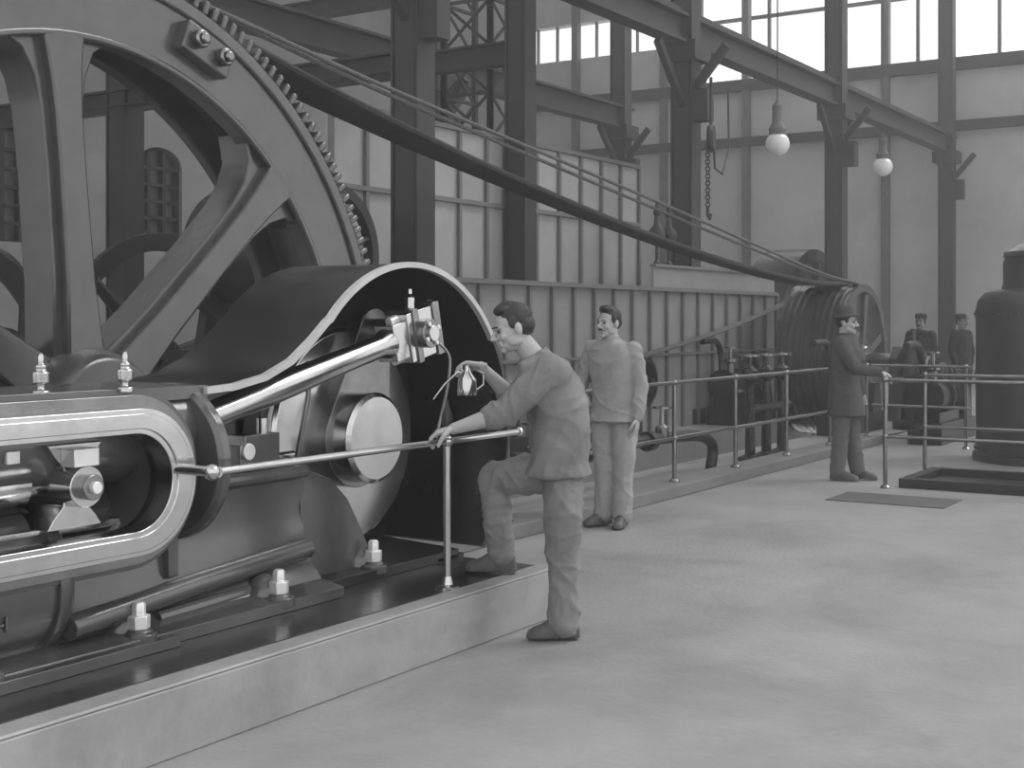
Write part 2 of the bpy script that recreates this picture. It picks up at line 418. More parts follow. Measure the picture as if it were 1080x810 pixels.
b.cyl((1.4,4.4,SZ),(cu,4.4,SZ),.055,'steel'); b.cyl((3.18,4.4,SZ),(3.34,4.4,SZ),.08,'steel')
b.lathe((2.98,4.4,SZ),(1,0,0),[(.02,0),(.11,0),(.12,.02),(.12,.06),(.09,.08),(.09,.12),(.02,.12)],'steel')
for k in range(6):
    t=math.pi*k/3; b.cyl((3.03,4.4+.09*math.cos(t),SZ+.09*math.sin(t)),(3.12,4.4+.09*math.cos(t),SZ+.09*math.sin(t)),.014,'nut',n=8)
b.box((3.0,4.27,SZ-.12),(.2,.08,.03),'steel'); b.box((3.2,4.3,SZ+.13),(.06,.1,.05),'nut')
pu,pz=5.90,1.555; ang=math.atan2(pz-SZ,pu-cu); d=V((math.cos(ang),0,math.sin(ang)))
p0=V((cu,4.4,SZ)); p1=V((pu,4.4,pz))
b.tube([p0+d*.05,p0+d*.2,p0+d*1.3,p1-d*.32,p1-d*.24],[.055,.055,.070,.060,.085],'steel',24)
R=Matrix.Rotation(-ang,3,'Y')
b.box(p1-d*.19,(.12,.13,.20),'steel',R); b.box(p1,(.26,.15,.27),'steel',R); b.box(p1+d*.13,(.06,.17,.30),'steeld',R)
b.box(p1-d*.06,(.05,.17,.30),'steeld',R)
up=V((-d.z,0,d.x))
for sg in (-1,1):
    q=p1+up*.11*sg; b.cyl(q-d*.2,q+d*.2,.024,'nut',n=12); b.lathe(q+d*.16,d,[(.04,0),(.04,.035),(.02,.05)],'nut',n=6)
b.cyl(p1+V((0,-.13,0)),p1+V((0,.3,0)),.08,'steeld'); b.cyl(p1+V((0,-.15,0)),p1+V((0,-.12,0)),.045,'steel')
for k in range(4):
    t=k*math.pi/2+.6; q=p1+V((math.cos(t)*.06,-.13,math.sin(t)*.06)); b.cyl(q,q+V((0,-.015,0)),.014,'nut',n=8)
b.lathe(p1+up*.14,(0,0,1),[(.03,0),(.03,.06),(.015,.08),(.015,.11)],'steel',n=12)
# crank disc with polished face
b.lathe((SU,0,SZ),(0,1,0),[(.02,4.80),(.60,4.80),(.64,4.82),(.64,4.92),(.62,4.94),(.02,4.94)],'paintd',n=72)
b.lathe((SU,0,SZ),(0,1,0),[(.02,4.74),(.585,4.74),(.605,4.76),(.605,4.81),(.02,4.81)],'steel',n=72)
w=[]; aa=math.atan2(pz-SZ,pu-SU)
for i in range(13):
    t=math.pi*i/12; w.append((pu+.14*math.cos(aa-math.pi/2+t),pz+.14*math.sin(aa-math.pi/2+t)))
for i in range(17):
    t=math.pi*i/16; w.append((SU+.28*math.cos(aa+math.pi/2+t),SZ+.28*math.sin(aa+math.pi/2+t)))
b.prism(w,4.66,4.76,'steeld')
b.lathe((SU,0,SZ),(0,1,0),[(.02,4.53),(.225,4.53),(.25,4.55),(.25,4.8)],'steel',n=56)
b.cyl((SU,4.9,SZ),(SU,5.62,SZ),.18,'steeld')
b.prism([(5.35,.7),(6.15,.7),(6.1,1.1),(5.95,1.28),(5.75,1.33),(5.55,1.28),(5.4,1.1)],5.15,5.58,'paint')
for uu in (5.48,6.02): b.lathe((uu,5.3,1.2),(0,0,1),[(.05,0),(.05,.06),(.03,.07),(.03,.13)],'nut',n=6)
b.box((4.78,4.56,.99),(.24,.18,.17),'steeld'); b.box((4.66,4.53,.97),(.09,.14,.12),'steeld'); b.cyl((4.66,4.44,1.0),(4.66,4.48,1.0),.04,'nut')
b.cyl((4.84,4.53,1.06),(4.84,4.53,1.15),.03,'steel')
b.cyl((4.6,4.56,.93),(5.1,4.56,.93),.035,'steeld')
b.tube(interp([(5.90,4.22,1.50),(5.94,4.18,1.42),(5.90,4.17,1.25),(5.84,4.17,1.1),(5.80,4.17,.99)],20),.009,'steeld',8)
b.tube([(5.05,4.5,.9),(5.1,4.46,1.25),(5.1,4.46,1.42)],.014,'steeld',8)
b.tube(interp([(3.9,4.40,.86),(4.3,4.39,.88),(5.0,4.39,.88)],10),.03,'paint',10)
b.box((4.12,4.42,.7),(.06,.08,.4),'paint')
b.tube([(3.95,4.3,.36),(4.6,4.34,.37),(5.0,4.36,.36)],.03,'paint',10)
for (uu,vv) in ((3.33,4.26),(3.69,4.2)):
    b.lathe((uu,vv,SZ+.355),(0,0,1),[(.035,0),(.035,.02),(.014,.025),(.014,.04),(.032,.05),(.034,.09),(.02,.10),(.022,.115),(.010,.125),(.012,.15),(.004,.165)],'steel',n=18)
b.done(bevel=.006)
# ------------------------------------------------------------ crank guard
b=B('crank_guard')
path=[(4.22,1.315),(4.4,1.325),(4.6,1.36),(4.78,1.43),(4.93,1.53),(5.05,1.625)]
for i in range(60):
    t=math.radians(137-i*195/59-0); path.append((SU+.945*math.cos(t),SZ+.945*math.sin(t)))
path=[p for p in path if p[1]>.28]
b.strip(path,4.3,5.02,.016,'paintd')
top=[p for p in path if not(p[0]>6.35 and p[1]<1.5)]
b.strip(top,4.275,4.31,.03,'white')
side=[p for p in path if p[0]>6.3 and p[1]<1.56]
b.strip(side,4.28,4.31,.026,'paintd')
arc=[(SU+.94*math.cos(math.radians(t)),SZ+.94*math.sin(math.radians(t))) for t in range(132,-49,-6)]
b.prism(arc+[(5.2,.29)],5.005,5.02,'paintd')
b.bb((6.0,4.3,.277),(6.25,5.0,.30),'paintd')
b.done()
# ------------------------------------------------------------ railings
b=B('engine_handrail')
rv=3.865; rz=1.017
b.tube([(3.83,rv,rz),(6.15,rv,rz)],.017,'steel',14); b.sph((6.15,rv,rz),.026,'steel')
b.cyl((3.86,rv-.02,rz),(3.86,4.1,rz),.022,'steel'); b.sph((3.84,rv,rz),.034,'steel')
b.cyl((5.47,rv,.277),(5.47,rv,rz),.018,'steel'); b.lathe((5.47,rv,.277),(0,0,1),[(.06,0),(.06,.012),(.03,.02),(.022,.06)],'steel')
b.sph((5.47,rv,rz),.032,'steel')
b.lathe((5.47,rv,rz+.02),(0,0,1),[(.012,0),(.012,.05),(.026,.06),(.028,.11),(.02,.13),(.008,.16),(.006,.19)],'iron',n=16)
b.done()
def rail(name,pts,posts,zt=1.04,zm=.52,m='steeld',r=.019,z0=0):
    b=B(name)
    for z in (zt,zm): b.tube([(p[0],p[1],z) for p in pts],r,m,10)
    for p in posts:
        b.cyl((p[0],p[1],z0),(p[0],p[1],zt),r*1.15,m,n=12); b.sph((p[0],p[1],zt),r*1.7,m,12); b.sph((p[0],p[1],zm),r*1.6,m,12)
        b.lathe((p[0],p[1],z0),(0,0,1),[(.05,0),(.05,.012),(.03,.03)],m,n=14)
    b.done()
rail('guard_railing',[(6.95,5.4),(17.2,5.4)],[(6.97+1.455*i,5.4) for i in range(8)],m='steeld',z0=.11)
rail('guard_railing',[(17.2,5.35),(17.2,4.1)],[(17.2,4.15)],m='steeld')
rail('guard_railing',[(12.8,1.0),(12.8,3.85),(14.2,3.85),(14.2,1.0)],[(12.8,3.85),(14.2,3.85),(12.8,1.5),(14.2,1.5)],zt=1.05,zm=.5,m='steeld')
b=B('trench_curb'); b.bb((6.9,5.25,0),(17.4,5.6,.11),'curb'); b.done(bevel=.01)
b=B('pit_frame')
for a,c in (((12.9,.8,0),(13.02,3.75,.09)),((14.0,.8,0),(14.12,3.75,.09)),((13.02,3.63,0),(14.0,3.75,.09)),((13.02,.8,0),(14.0,3.63,.02))): b.bb(a,c,'iron')
b.done()
b=B('floor_hatch'); b.bb((11.65,3.0,0),(12.3,4.05,.008),'hatch'); b.done()
b=B('riveted_tank')
tc=(16.3,3.0,0)
b.lathe(tc,(0,0,1),[(.05,0),(.84,0),(.84,.08),(.80,.1),(.80,1.75),(.78,1.86),(.70,1.95),(.52,1.99),(.50,2.05),(.50,2.30),(.45,2.42),(.25,2.5),(.05,2.52)],'tank',n=64)
for z in (.14,1.0,1.7):
    b.lathe((tc[0],tc[1],z),(0,0,1),[(.80,-.04),(.812,-.04),(.812,.04),(.80,.04)],'tank',n=64,close=True)
    for i in range(60):
        t=2*math.pi*i/60; b.sph((tc[0]+.812*math.cos(t),tc[1]+.812*math.sin(t),z),.014,'tank',6)
b.lathe((tc[0],tc[1],2.36),(0,0,1),[(.5,0),(.49,.06),(.3,.17),(.05,.19)],'steeld',n=40)  # paler steel cap puts a highlight on top of the dome
b.done()
# ------------------------------------------------------------ auxiliary machines
def aux(name,u,v,s=1,m='paintd',wr=.42):
    b=B(name)
    b.bb((u-.9*s,v-.22*s,0),(u+.9*s,v+.22*s,.28*s),m); b.bb((u-.8*s,v-.17*s,.28*s),(u+.2*s,v+.17*s,.42*s),m)
    b.cyl((u-.8*s,v,.62*s),(u-.25*s,v,.62*s),.2*s,m); b.cyl((u-.84*s,v,.62*s),(u-.78*s,v,.62*s),.24*s,m); b.cyl((u-.27*s,v,.62*s),(u-.21*s,v,.62*s),.24*s,m)
    b.cyl((u-.2*s,v,.62*s),(u+.45*s,v,.62*s),.035*s,'steeld')
    b.prism([(u+.35*s,.28*s),(u+.8*s,.28*s),(u+.68*s,.7*s),(u+.47*s,.7*s)],v-.2*s,v-.05*s,m)
    wheel(b,(u+.58*s,v+.12*s,.62*s),wr*s,m=m)
    b.lathe((u-.5*s,v,.8*s),(0,0,1),[(.06*s,0),(.06*s,.15*s),(.1*s,.17*s),(.1*s,.22*s),(.03*s,.24*s),(.03*s,.4*s)],'steeld')
    wheel(b,(u-.5*s,v,1.2*s),.1*s,ax=(0,0,1),sp=4,m='steeld',w=.02)
    b.tube(interp([(u-.6*s,v+.1,.8*s),(u-.6*s,v+.12,1.1*s),(u-.8*s,v+.12,1.3*s),(u-1.3*s,v+.12,1.3*s)],16),.05*s,m,10)
    b.done(bevel=.008)
aux('auxiliary_pump',18.4,4.75,1.0)
aux('auxiliary_pump',19.0,6.2,1.0,'iron')
aux('auxiliary_pump',14.8,8.32,.85,'steeld',.5)
aux('auxiliary_pump',12.2,8.32,1.0,'iron')
aux('auxiliary_pump',20.0,8.32,1.0)
aux('auxiliary_engine',10.8,12.6,1.8,'iron',.9)
aux('auxiliary_engine',7.2,12.0,1.7,'iron',.9)
b=B('valve_stand')
for du in (0,.5,1.0):
    b.lathe((14.4+du,5.9,0),(0,0,1),[(.14,0),(.14,.04),(.06,.08),(.045,.9),(.09,.95),(.09,1.05),(.03,1.1),(.02,1.22)],'paintd',n=18)
    wheel(b,(14.4+du,5.9,1.22),.12,ax=(0,0,1),sp=4,m='steeld',w=.025)
b.tube([(14.3,5.9,.6),(15.6,5.9,.6)],.05,'paintd'); b.done()
b=B('pipe_manifold')
b.tube(interp([(8.5,5.95,.0),(8.5,5.95,.35),(9.2,5.95,.42),(12.5,5.95,.42),(13.4,5.95,.3),(13.4,5.95,0)],30),.06,'iron',12)
for u in (9.4,10.6,11.9):
    b.cyl((u-.05,5.95,.42),(u+.05,5.95,.42),.1,'iron'); b.lathe((u+.3,5.95,.42),(0,0,1),[(.07,0),(.07,.12),(.03,.15),(.02,.32)],'steeld',n=14); wheel(b,(u+.3,5.95,.74),.1,ax=(0,0,1),sp=4,m='steeld',w=.02)
b.done()
b=B('standing_pump')
b.lathe((20.0,5.6,0),(0,0,1),[(.3,0),(.3,.1),(.18,.15),(.16,.7),(.22,.75),(.22,1.1),(.16,1.2),(.05,1.3),(.04,1.5)],'paintd',n=24)
wheel(b,(20.0,5.35,.9),.2,ax=(0,1,0),sp=5,m='steeld',w=.03); b.done()
b=B('hoisting_winch')
b.cyl((10.5,8.9,2.3),(10.5,10.2,2.3),.5,'iron'); 
for vv in (8.9,10.2): wheel(b,(10.5,vv,2.3),.75,sp=6,m='iron',w=.12)
for vv in (8.75,10.35): b.prism([(9.8,0),(11.2,0),(10.7,2.4),(10.3,2.4)],vv-.06,vv+.06,'iron')
b.done()
b=B('lubricator')
for du in (0,.4):
    b.lathe((17.75+du,LV+.02,2.46),(0,0,1),[(.05,0),(.05,.03),(.025,.06),(.025,.3),(.10,.34),(.13,.42),(.12,.5),(.05,.58),(.035,.72),(.06,.75),(.02,.9)],'iron',n=16)
b.done()
# ------------------------------------------------------------ people
RX=V((.5365,-.8439,0)); FY=V((.8439,.5365,0)); UZ=V((0,0,1))
def ridge(q,k=3.0,p=1.6): return max(0,1-abs(noise.noise(q))*k)**p
def remesh(b,vox,smooth=3,fold=0,seed=0):
    me=bpy.data.meshes.new('t'); me.from_pydata(b.v,[],b.f)
    import bmesh
    bm=bmesh.new(); bm.from_mesh(me); bmesh.ops.recalc_face_normals(bm,faces=bm.faces); bm.to_mesh(me); bm.free()
    ob=bpy.data.objects.new('t',me); sc.collection.objects.link(ob)
    r=ob.modifiers.new('r','REMESH'); r.mode='VOXEL'; r.voxel_size=vox
    if smooth:
        s_=ob.modifiers.new('s','SMOOTH'); s_.factor=.5; s_.iterations=smooth
    dg=bpy.context.evaluated_depsgraph_get(); dg.update()
    e=ob.evaluated_get(dg); m2=bpy.data.meshes.new_from_object(e)
    vs=[v.co.copy() for v in m2.vertices]; ns=[v.normal.copy() for v in m2.vertices]; fs=[tuple(p.vertices) for p in m2.polygons]
    bpy.data.objects.remove(ob)
    if fold:
        for i,(p,n) in enumerate(zip(vs,ns)):
            wx=noise.noise(V((p.x*3,p.y*3,p.z*3+seed)))*.25
            a=noise.noise(V((p.x*5+seed,p.y*5,p.z*4)))
            rr=ridge(V((p.x*4.5-seed+wx*5,p.y*4.5,p.z*4.5+seed+p.x*5+wx*8)),3.6)
            r2=ridge(V((p.x*7+seed,p.y*7+wx*5,p.z*6-p.x*9+3)),3.8)
            r3=ridge(V((p.x*3+9,p.y*3,p.z*11+seed+wx*9)),4.2)
            vs[i]=p+n*fold*(a*.7+rr*1.0+r2*.7+r3*.5-.45)
    return vs,fs
def capsule(b,p0,p1,r0,r1,n=16):
    b.tube([p0,p1],[r0,r1],'skin',n); b.sph(p0,r0,'skin',14); b.sph(p1,r1,'skin',14)
def chain(b,pts,rs):
    for i in range(len(pts)-1): capsule(b,V(pts[i]),V(pts[i+1]),rs[i],rs[i+1])
def head(gs,c,f,up,hair=True,hat=None,mous=False,s=1.0):
    f=V(f).normalized(); up=V(up); x=f.cross(up).normalized(); up=x.cross(f).normalized()
    R=Matrix((x,f,up)).transposed()
    def L(p): return V(c)+R@(V(p)*s)
    g=gs['skin']
    def e(p,r,gg=g): gg.sph(L(p),[q*s for q in r],'skin',20,R)
    e((0,-.012,.032),(.074,.096,.090)); e((0,.025,-.02),(.064,.070,.088)); e((0,.034,-.072),(.050,.054,.042))
    e((0,.078,-.097),(.020,.016,.017))
    for sg in(-1,1):
        e((sg*.036,.068,-.028),(.022,.022,.024)); e((sg*.078,-.006,-.008),(.012,.020,.033)); e((sg*.011,.106,-.034),(.010,.010,.008))
        e((sg*.048,.02,-.06),(.02,.04,.03))
        capsule(g,L((sg*.045,.080,.022)),L((sg*.012,.092,.022)),.010*s,.011*s)
    capsule(g,L((0,.092,.012)),L((0,.122,-.028)),.009*s,.012*s)
    capsule(g,L((-.018,.090,-.056)),L((.018,.090,-.056)),.006*s,.006*s)
    capsule(g,L((-.016,.089,-.069)),L((.016,.089,-.069)),.007*s,.007*s)
    ey=gs['eye']
    for sg in (-1,1):
        ey.sph(L((sg*.031,.0865,.003)),.0095*s,'skin',12)
        capsule(gs['hair'],L((sg*.046,.086,.026)),L((sg*.016,.101,.027)),.0045*s,.0055*s,8)
    h=gs['hair']
    if mous:
        capsule(h,L((0,.108,-.048)),L((.033,.088,-.058)),.009*s,.005*s); capsule(h,L((0,.108,-.048)),L((-.033,.088,-.058)),.009*s,.005*s)
    e((0,-.022,.052),(.079,.094,.083),h); e((0,-.055,.005),(.074,.062,.062),h)
    if hair:
        e((0,.03,.105),(.06,.05,.03),h); e((.02,.0,.12),(.06,.06,.025),h)
        for sg in(-1,1): e((sg*.070,.01,.03),(.012,.03,.035),h)
    if hat=='bowler':
        t=gs['hat']; t.lathe(L((0,-.01,.055)),(up-f*.08),[(.02,0),(.125*s,0),(.142*s,.012),(.137*s,.02),(.094*s,.014),(.093*s,.07),(.084*s,.105),(.06*s,.13),(.01,.14)],'skin',n=32)
    if hat=='cap':
        t=gs['hat']; t.lathe(L((0,-.01,.055)),up,[(.02,0),(.09*s,0),(.095*s,.03),(.098*s,.05),(.085*s,.075),(.05*s,.085),(.01,.088)],'skin',n=32)
        t.sph(L((0,.09,.058)),(.055*s,.04*s,.008*s),'skin',16,R)
def hand(b,w,d,n,thumb=1,curl=25,tc=.3,s=1.0,cs=None):
    w=V(w); d=V(d).normalized(); n=V(n); n=(n-d*n.dot(d)).normalized(); l=d.cross(n)
    def ring(o,a,c): return [o+(l*math.cos(t)*a+n*math.sin(t)*c) for t in [2*math.pi*j/14 for j in range(14)]]
    b.rings([ring(w-d*.03*s,.026*s,.021*s),ring(w,.027*s,.020*s),ring(w+d*.035*s,.038*s,.019*s),ring(w+d*.075*s,.043*s,.017*s),ring(w+d*.092*s,.038*s,.012*s)],'skin')
    for i,(off,L_) in enumerate(zip((-.032,-.0105,.011,.032),((.022,.018,.014),(.029,.022,.017),(.031,.024,.017),(.027,.021,.016)))):
        if thumb<0: off=-off
        p=w+d*.083*s+l*off*s; cc=cs[i] if cs else curl+3*(3-i); a=math.radians(cc*.6); pr=.0098*s
        dd=(d+l*(off*2.2)).normalized(); pp=p-dd*.02*s
        capsule(b,pp,p,.0105*s,pr,10)
        for k,Lk in enumerate(L_):
            q=p+(dd*math.cos(a)+n*math.sin(a))*Lk*1.32*s; r2=pr-.0009*s; capsule(b,p,q,pr,r2,10); p=q; pr=r2; a+=math.radians(cc)
    p=w+d*.022*s+l*.026*s*thumb; q=p+(d*.62+l*.62*thumb+n*.35).normalized()*.045*s
    capsule(b,p,q,.0165*s,.0125*s,10); r=q+(d*.8+l*.12*thumb+n*tc).normalized()*.032*s; capsule(b,q,r,.0125*s,.011*s,10)
    t=r+(d*.85+l*-.05*thumb+n*(tc+.25)).normalized()*.026*s; capsule(b,r,t,.011*s,.009*s,10)
def shoe(b,ank,toe,sole_z):
    ank=V(ank);toe=V(toe); d=V((toe.x-ank.x,toe.y-ank.y,0)).normalized(); l=V((-d.y,d.x,0))
    def ring(o,w,h):
        pts=[]
        for j in range(16):
            t=2*math.pi*j/16; x=math.cos(t)*w; z=math.sin(t)
            z=z*h if z>0 else z*.25*h
            pts.append(V(o)+l*x+UZ*(z))
        return pts
    hz=sole_z
    L_=(V((toe.x,toe.y,0))-V((ank.x,ank.y,0))).length
    O=V((ank.x,ank.y,0))
    secs=[(-.075,.02,.03),(-.065,.036,.07),(-.03,.040,.11),(.02,.042,.115),(.07,.046,.085),(L_*.62,.050,.062),(L_*.85,.048,.048),(L_*.97,.035,.036),(L_*1.02,.012,.02)]
    b.rings([ring(O+d*x+UZ*(hz+.25*h),w,h) for x,w,h in secs],'skin')
    b.rings([[p for p in ring(O+d*x+UZ*(hz+.006),w*1.04,.012)] for x,w,h in secs],'skin')
def torso(b,P_,C,Nk,s,f,hem,w=1.0,dpt=1.0,hemw=1.0):
    P_=V(P_);C=V(C);Nk=V(Nk);s=V(s).normalized();f=V(f).normalized()
    def pt(t):
        return (1-t)**2*P_+2*t*(1-t)*C+t*t*Nk
    prof=[(0,.172,.128),(.15,.168,.124),(.32,.165,.124),(.5,.175,.132),(.68,.188,.136),(.82,.190,.125),(.91,.165,.105),(.97,.105,.082),(1.0,.066,.066)]
    rs=[]
    down=(pt(0)-pt(.15)).normalized()
    secs=[(P_+down*hem,.178*hemw,.136*hemw)]+[(pt(t),a,c) for t,a,c in prof]
    for o,a,c in secs:
        r=[]
        for j in range(28):
            t=2*math.pi*j/28; ct,st=math.cos(t),math.sin(t)
            e=.82; r.append(o+s*(abs(ct)**e*(1 if ct>0 else -1))*a*w+f*(abs(st)**e*(1 if st>0 else -1))*c*dpt)
        rs.append(r)
    b.rings(rs,'skin')
def person(name,origin,J,mats,vox=.009,folds=.006,seed=1.0):
    gs={k:B(k) for k in('skin','hand','shirt','pants','shoe','hair','hat','eye')}
    J(gs)
    out=B(name); O=V(origin)
    for k,b in gs.items():
        if not b.v: continue
        if k=='hand': vs,fs=remesh(b,.0032,2)
        elif k in('eye',): vs,fs=[V(p) for p in b.v],b.f
        elif k=='hair': vs,fs=remesh(b,.005,2,.003,seed)
        elif k=='skin': vs,fs=remesh(b,.005,3)
        elif k in('hat','shoe'): vs,fs=remesh(b,.006,3)
        else: vs,fs=remesh(b,vox,8,folds,seed)
        vs=[O+RX*p.x+FY*p.y+UZ*p.z for p in vs]
        out.add(vs,fs,mats[k])
    return out.done(sharp=80)
CM=lambda sh,pa,hat='dark',sk='skin': dict(skin=sk,hand=sk,shirt=sh,pants=pa,shoe='shoe',hair='hair',hat=hat,eye='eye')
def man1(g):
    s=V((-.02,-1,0)); f=V((-1,.0,0))
    torso(g['shirt'],(.0,.06,.90),(.04,.06,1.2),(-.115,.06,1.445),s,f,.07,1.03,1.18,1.12)
    LS=V((-.055,-.115,1.375)); RS=V((-.085,.235,1.375))
    LE=V((-.275,-.175,1.165)); LW=V((-.535,-.150,1.085))
    RE=V((-.235,.36,1.20)); RW=V((-.405,.22,1.385))
    sh=g['shirt']
    chain(sh,[LS+V((.03,.05,-.02)),LS,LS.lerp(LE,.55),LS.lerp(LE,.98)],[.095,.086,.078,.074])
    chain(sh,[LE,LE.lerp(LW,.26)],[.070,.064])
    chain(sh,[RS,RS.lerp(RE,.6),RE,RE.lerp(RW,.2)],[.080,.072,.066,.060])
    sk=g['skin']
    chain(sk,[LE,LE.lerp(LW,.35),LW],[.046,.046,.028]); chain(sk,[RE,RE.lerp(RW,.35),RW],[.044,.044,.026])
    hc=V((-.235,.03,1.585))
    chain(sk,[(-.10,.06,1.40),(-.195,.045,1.52)],[.062,.057])
    sh.lathe((-.122,.058,1.44),(-.5,0,.87),[(.066,-.02),(.074,-.02),(.070,.022),(.062,.022)],'skin',close=True)
    head(g,hc,(-.93,-.25,-.26),(-.25,0,1))
    pa=g['pants']
    pa.sph((.0,.06,.89),(.135,.155,.14),'skin',20)
    LH=V((.015,-.005,.84)); RH=V((-.03,.125,.84))
    chain(pa,[LH,(.018,-.03,.66),(.012,-.025,.46),(.03,-.01,.27),(.025,0,.085)],[.108,.102,.086,.082,.080])
    RK=V((-.335,.27,.79)); RA=V((-.30,.31,.37))
    chain(pa,[RH,RH.lerp(RK,.5),RK,RK.lerp(RA,.45),RA+V((0,0,.02))],[.110,.104,.084,.080,.076])
    shoe(g['shoe'],(.03,0,.08),(-.165,-.02,0),0.008); shoe(g['shoe'],(-.29,.31,.36),(-.485,.33,0),.285)
    chain(g['shoe'],[(.028,0,.06),(.028,0,.12)],[.04,.038]); chain(g['shoe'],[(-.295,.31,.34),(-.295,.31,.40)],[.04,.038])
    hand(g['hand'],LW,(-.90,-.05,-.22),(.08,.0,-1),thumb=1,cs=(46,46,44,40),tc=.8,s=1.0)
    hand(g['hand'],RW,(-.92,-.15,.12),(-.1,-.35,-1),thumb=-1,cs=(52,52,50,44),tc=.9,s=1.0)
d1=6.76
person('man_oiling_engine',(*P(590,d1),0),man1,CM('shirt1','pants1'),folds=.009,seed=2.3)
def toW(px,d,p):
    O=V((*P(px,d),0)); return O+RX*p[0]+FY*p[1]+UZ*p[2]
b=B('oil_can')
c=(-.475,.17,1.30)
b.lathe(toW(590,d1,c),(0,0,1),[(.01,-.065),(.05,-.065),(.052,-.055),(.048,.02),(.022,.055),(.016,.075),(.016,.09),(.005,.092)],'steel',n=24)
b.tube([toW(590,d1,q) for q in [(c[0],c[1],c[2]+.05),(c[0]-.05,c[1],c[2]+.055),(c[0]-.12,c[1]-.01,c[2]-.01),(c[0]-.175,c[1]-.02,c[2]-.085)]],[.010,.008,.006,.004],'steel',10)
b.tube([toW(590,d1,q) for q in [(c[0]+.045,c[1],c[2]-.04),(c[0]+.085,c[1]+.01,c[2]-.01),(c[0]+.085,c[1]+.02,c[2]+.05),(c[0]+.02,c[1],c[2]+.075)]],.006,'steel',8)
b.done()
def man2(g):
    f=V((-.5,-.87,0)); s=V((.87,-.5,0))
    torso(g['shirt'],(0,0,.93),(0,.02,1.2),(-.02,0,1.475),s,f,.10,1.04,1.10,1.14)
    sh=g['shirt']; LS=V((.135,-.075,1.395)); RS=V((-.165,.09,1.395))
    LE=V((.195,-.08,1.11)); LW=V((.165,-.17,.87)); RE=V((-.255,.13,1.13)); RW=V((-.335,.27,1.085))
    chain(sh,[LS,LS.lerp(LE,.5),LE,LE.lerp(LW,.95)],[.078,.072,.066,.054]); chain(sh,[RS,RS.lerp(RE,.5),RE,RE.lerp(RW,.9)],[.078,.072,.064,.052])
    sk=g['skin']; chain(sk,[LE,LW],[.04,.026]); chain(sk,[RE,RW],[.04,.026])
    chain(sk,[(-.02,0,1.44),(-.035,-.01,1.56)],[.06,.056])
    sh.lathe((-.022,0,1.475),(0,0,1),[(.064,-.02),(.075,-.02),(.066,.03),(.058,.03)],'skin',close=True)
    head(g,(-.045,-.02,1.605),(-.72,-.69,-.02),(0,0,1),mous=True)
    pa=g['pants']; pa.sph((0,0,.92),(.16,.135,.14),'skin',20)
    chain(pa,[(.075,-.035,.87),(.075,-.04,.66),(.065,-.03,.46),(.06,-.02,.27),(.06,-.02,.10)],[.112,.102,.086,.082,.08])
    chain(pa,[(-.08,.045,.87),(-.075,.05,.66),(-.07,.03,.46),(-.075,.05,.27),(-.085,.07,.10)],[.112,.10,.084,.08,.078])
    shoe(g['shoe'],(.06,-.01,.08),(.0,-.20,0),.008); shoe(g['shoe'],(-.08,.07,.08),(-.24,-.03,0),.008)
    chain(g['shoe'],[(.06,-.015,.06),(.06,-.015,.13)],[.04,.038]); chain(g['shoe'],[(-.08,.07,.06),(-.08,.07,.13)],[.04,.038])
    hand(g['hand'],LW,(-.08,-.15,-1),(-.8,.3,0),thumb=-1,curl=24)
    hand(g['hand'],RW,(-.25,.75,-.18),(0,.05,-1),thumb=1,curl=38,tc=.5)
person('man_in_linen_jacket',(*P(648,10.45),0),man2,CM('shirt2','pants2'),vox=.010,folds=.008,seed=5.1)
def man3(g):
    f=V((.85,-.5,0)).normalized(); s=V((.5,.85,0)).normalized()
    c=g['shirt']
    torso(c,(0,0,.95),(-.02,0,1.2),(0.0,0,1.475),s,f,.30,1.08,1.12,1.22)
    LS=V((.085,.15,1.395)); RS=V((-.085,-.15,1.395))
    RE=V((.04,-.29,1.14)); LE=V((.17,.20,1.12)); LW=V((.20,.10,.88))
    RW=V((.27,-.36,1.11))
    chain(c,[RS,RS.lerp(RE,.5),RE,RE.lerp(RW,.9)],[.08,.072,.064,.052]); chain(c,[LS,LE,LE.lerp(LW,.95)],[.08,.064,.05])
    sk=g['skin']; chain(sk,[RE,RW],[.04,.026]); chain(sk,[LE,LW],[.04,.026]); chain(sk,[(0,0,1.44),(-.0,0,1.56)],[.06,.056])
    c.lathe((0,0,1.475),(0,0,1),[(.064,-.02),(.078,-.02),(.068,.035),(.058,.035)],'skin',close=True)
    head(g,(.015,-.01,1.60),(.86,-.5,0),(0,0,1),hat='bowler',mous=True)
    pa=g['pants']; pa.sph((0,0,.9),(.15,.14,.14),'skin',20)
    chain(pa,[(-.05,-.07,.87),(-.06,-.08,.46),(-.10,-.09,.10)],[.105,.085,.078]); chain(pa,[(.05,.07,.87),(.09,.05,.46),(.13,.02,.10)],[.105,.085,.078])
    shoe(g['shoe'],(-.1,-.09,.08),(.09,-.20,0),.008); shoe(g['shoe'],(.13,.02,.08),(.31,-.08,0),.008)
    hand(g['hand'],RW,(.8,-.3,-.35),(0,0,-1),thumb=-1,curl=35,tc=.5); hand(g['hand'],LW,(.1,0,-1),(-.3,-.8,0),thumb=1,curl=25)
person('man_in_bowler_hat',(*P(891,13.55),0),man3,CM('coat','pants3','coat'),vox=.012,seed=8.1)
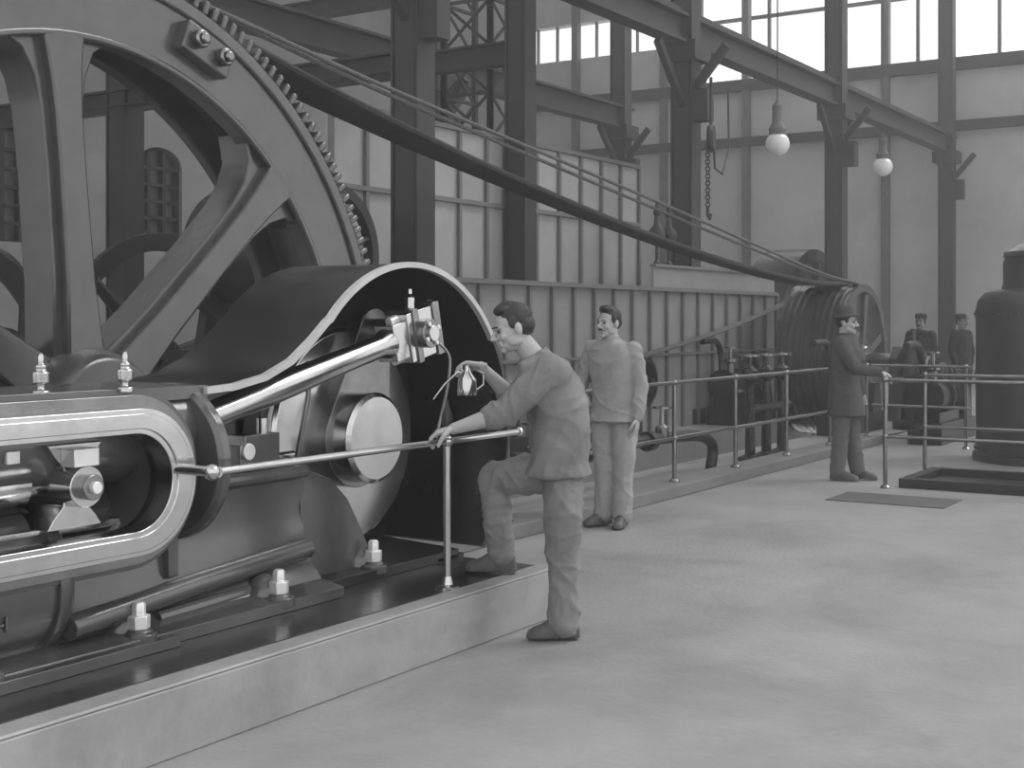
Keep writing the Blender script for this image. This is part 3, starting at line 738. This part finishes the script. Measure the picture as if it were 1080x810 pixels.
def manb(sgn,hat):
    def fn(g):
        f=V((-.6*sgn,-.8,0)); s=V((.8,-.6*sgn,0))
        torso(g['shirt'],(0,0,.95),(0,.02,1.2),(0,0,1.475),s,f,.2,1.05,1.05,1.12)
        c=g['shirt']; LS=V((.14,-.1*sgn,1.395)); RS=V((-.14,.1*sgn,1.395)); LE=LS+V((.06,.02,-.29)); RE=RS+V((-.06,.02,-.29)); LW=LE+V((-.04,-.12,-.22)); RW=RE+V((.04,-.12,-.22))
        chain(c,[LS,LE,LE.lerp(LW,.95)],[.078,.062,.05]); chain(c,[RS,RE,RE.lerp(RW,.95)],[.078,.062,.05])
        sk=g['skin']; chain(sk,[LE,LW],[.04,.026]); chain(sk,[RE,RW],[.04,.026]); chain(sk,[(0,0,1.44),(0,0,1.56)],[.06,.056])
        head(g,(0,-.01,1.60),(-.6*sgn,-.8,0),(0,0,1),hat=hat,mous=True)
        pa=g['pants']; pa.sph((0,0,.9),(.15,.14,.14),'skin',20)
        chain(pa,[(.08,0,.87),(.09,0,.46),(.10,0,.10)],[.105,.08,.07]); chain(pa,[(-.08,0,.87),(-.09,0,.46),(-.10,0,.10)],[.105,.08,.07])
        shoe(g['shoe'],(.1,0,.08),(.08,-.2,0),.008); shoe(g['shoe'],(-.1,0,.08),(-.14,-.2,0),.008)
        hand(g['hand'],LW,(0,-.1,-1),(-1,0,0),thumb=-1,curl=25); hand(g['hand'],RW,(0,-.1,-1),(1,0,0),thumb=1,curl=25)
    return fn
person('man_in_cap',(*P(971,21.4),0),manb(1,'cap'),CM('dark','dark','dark','skind'),vox=.014,seed=1.1)
person('man_in_cap',(*P(1014,22.5),0),manb(-1,'cap'),CM('dark','dark','dark','skind'),vox=.014,seed=1.7)
# ------------------------------------------------------------ light
w=bpy.data.worlds.new('World'); sc.world=w; w.use_nodes=True
bg=w.node_tree.nodes['Background']; bg.inputs[0].default_value=(1,1,1,1); bg.inputs[1].default_value=1.3
s=bpy.data.lights.new('sun','SUN'); s.energy=3.0; s.angle=math.radians(30); so=bpy.data.objects.new('sun',s); sc.collection.objects.link(so)
so.rotation_euler=V((-.65,.55,-1)).to_track_quat('-Z','Y').to_euler()
# steam and dust haze filling the hall (part of the room shell)
b=B('haze'); b.bb((-5.9,-8.9,-.15),(35.6,21.95,12.5),'globe'); ob=b.done(parent=ceil)
hm=bpy.data.materials.new('haze'); hm.use_nodes=True; nt=hm.node_tree; nt.nodes.remove(nt.nodes['Principled BSDF'])
vs_=nt.nodes.new('ShaderNodeVolumeScatter'); vs_.inputs['Density'].default_value=.0085; vs_.inputs['Anisotropy'].default_value=.45
nt.links.new(vs_.outputs[0],nt.nodes['Material Output'].inputs['Volume']); ob.data.materials[0]=hm
# ------------------------------------------------------------ camera
cam=bpy.data.cameras.new('camera'); co=bpy.data.objects.new('camera',cam); sc.collection.objects.link(co)
co.location=(0,0,1.625); co.rotation_euler=(math.pi/2,0,-math.atan2(.8439,.5365))
cam.sensor_width=36; cam.lens=36*1400/1080; cam.shift_y=-67/1080; cam.clip_end=200
sc.camera=co
sc.view_settings.view_transform='Standard'
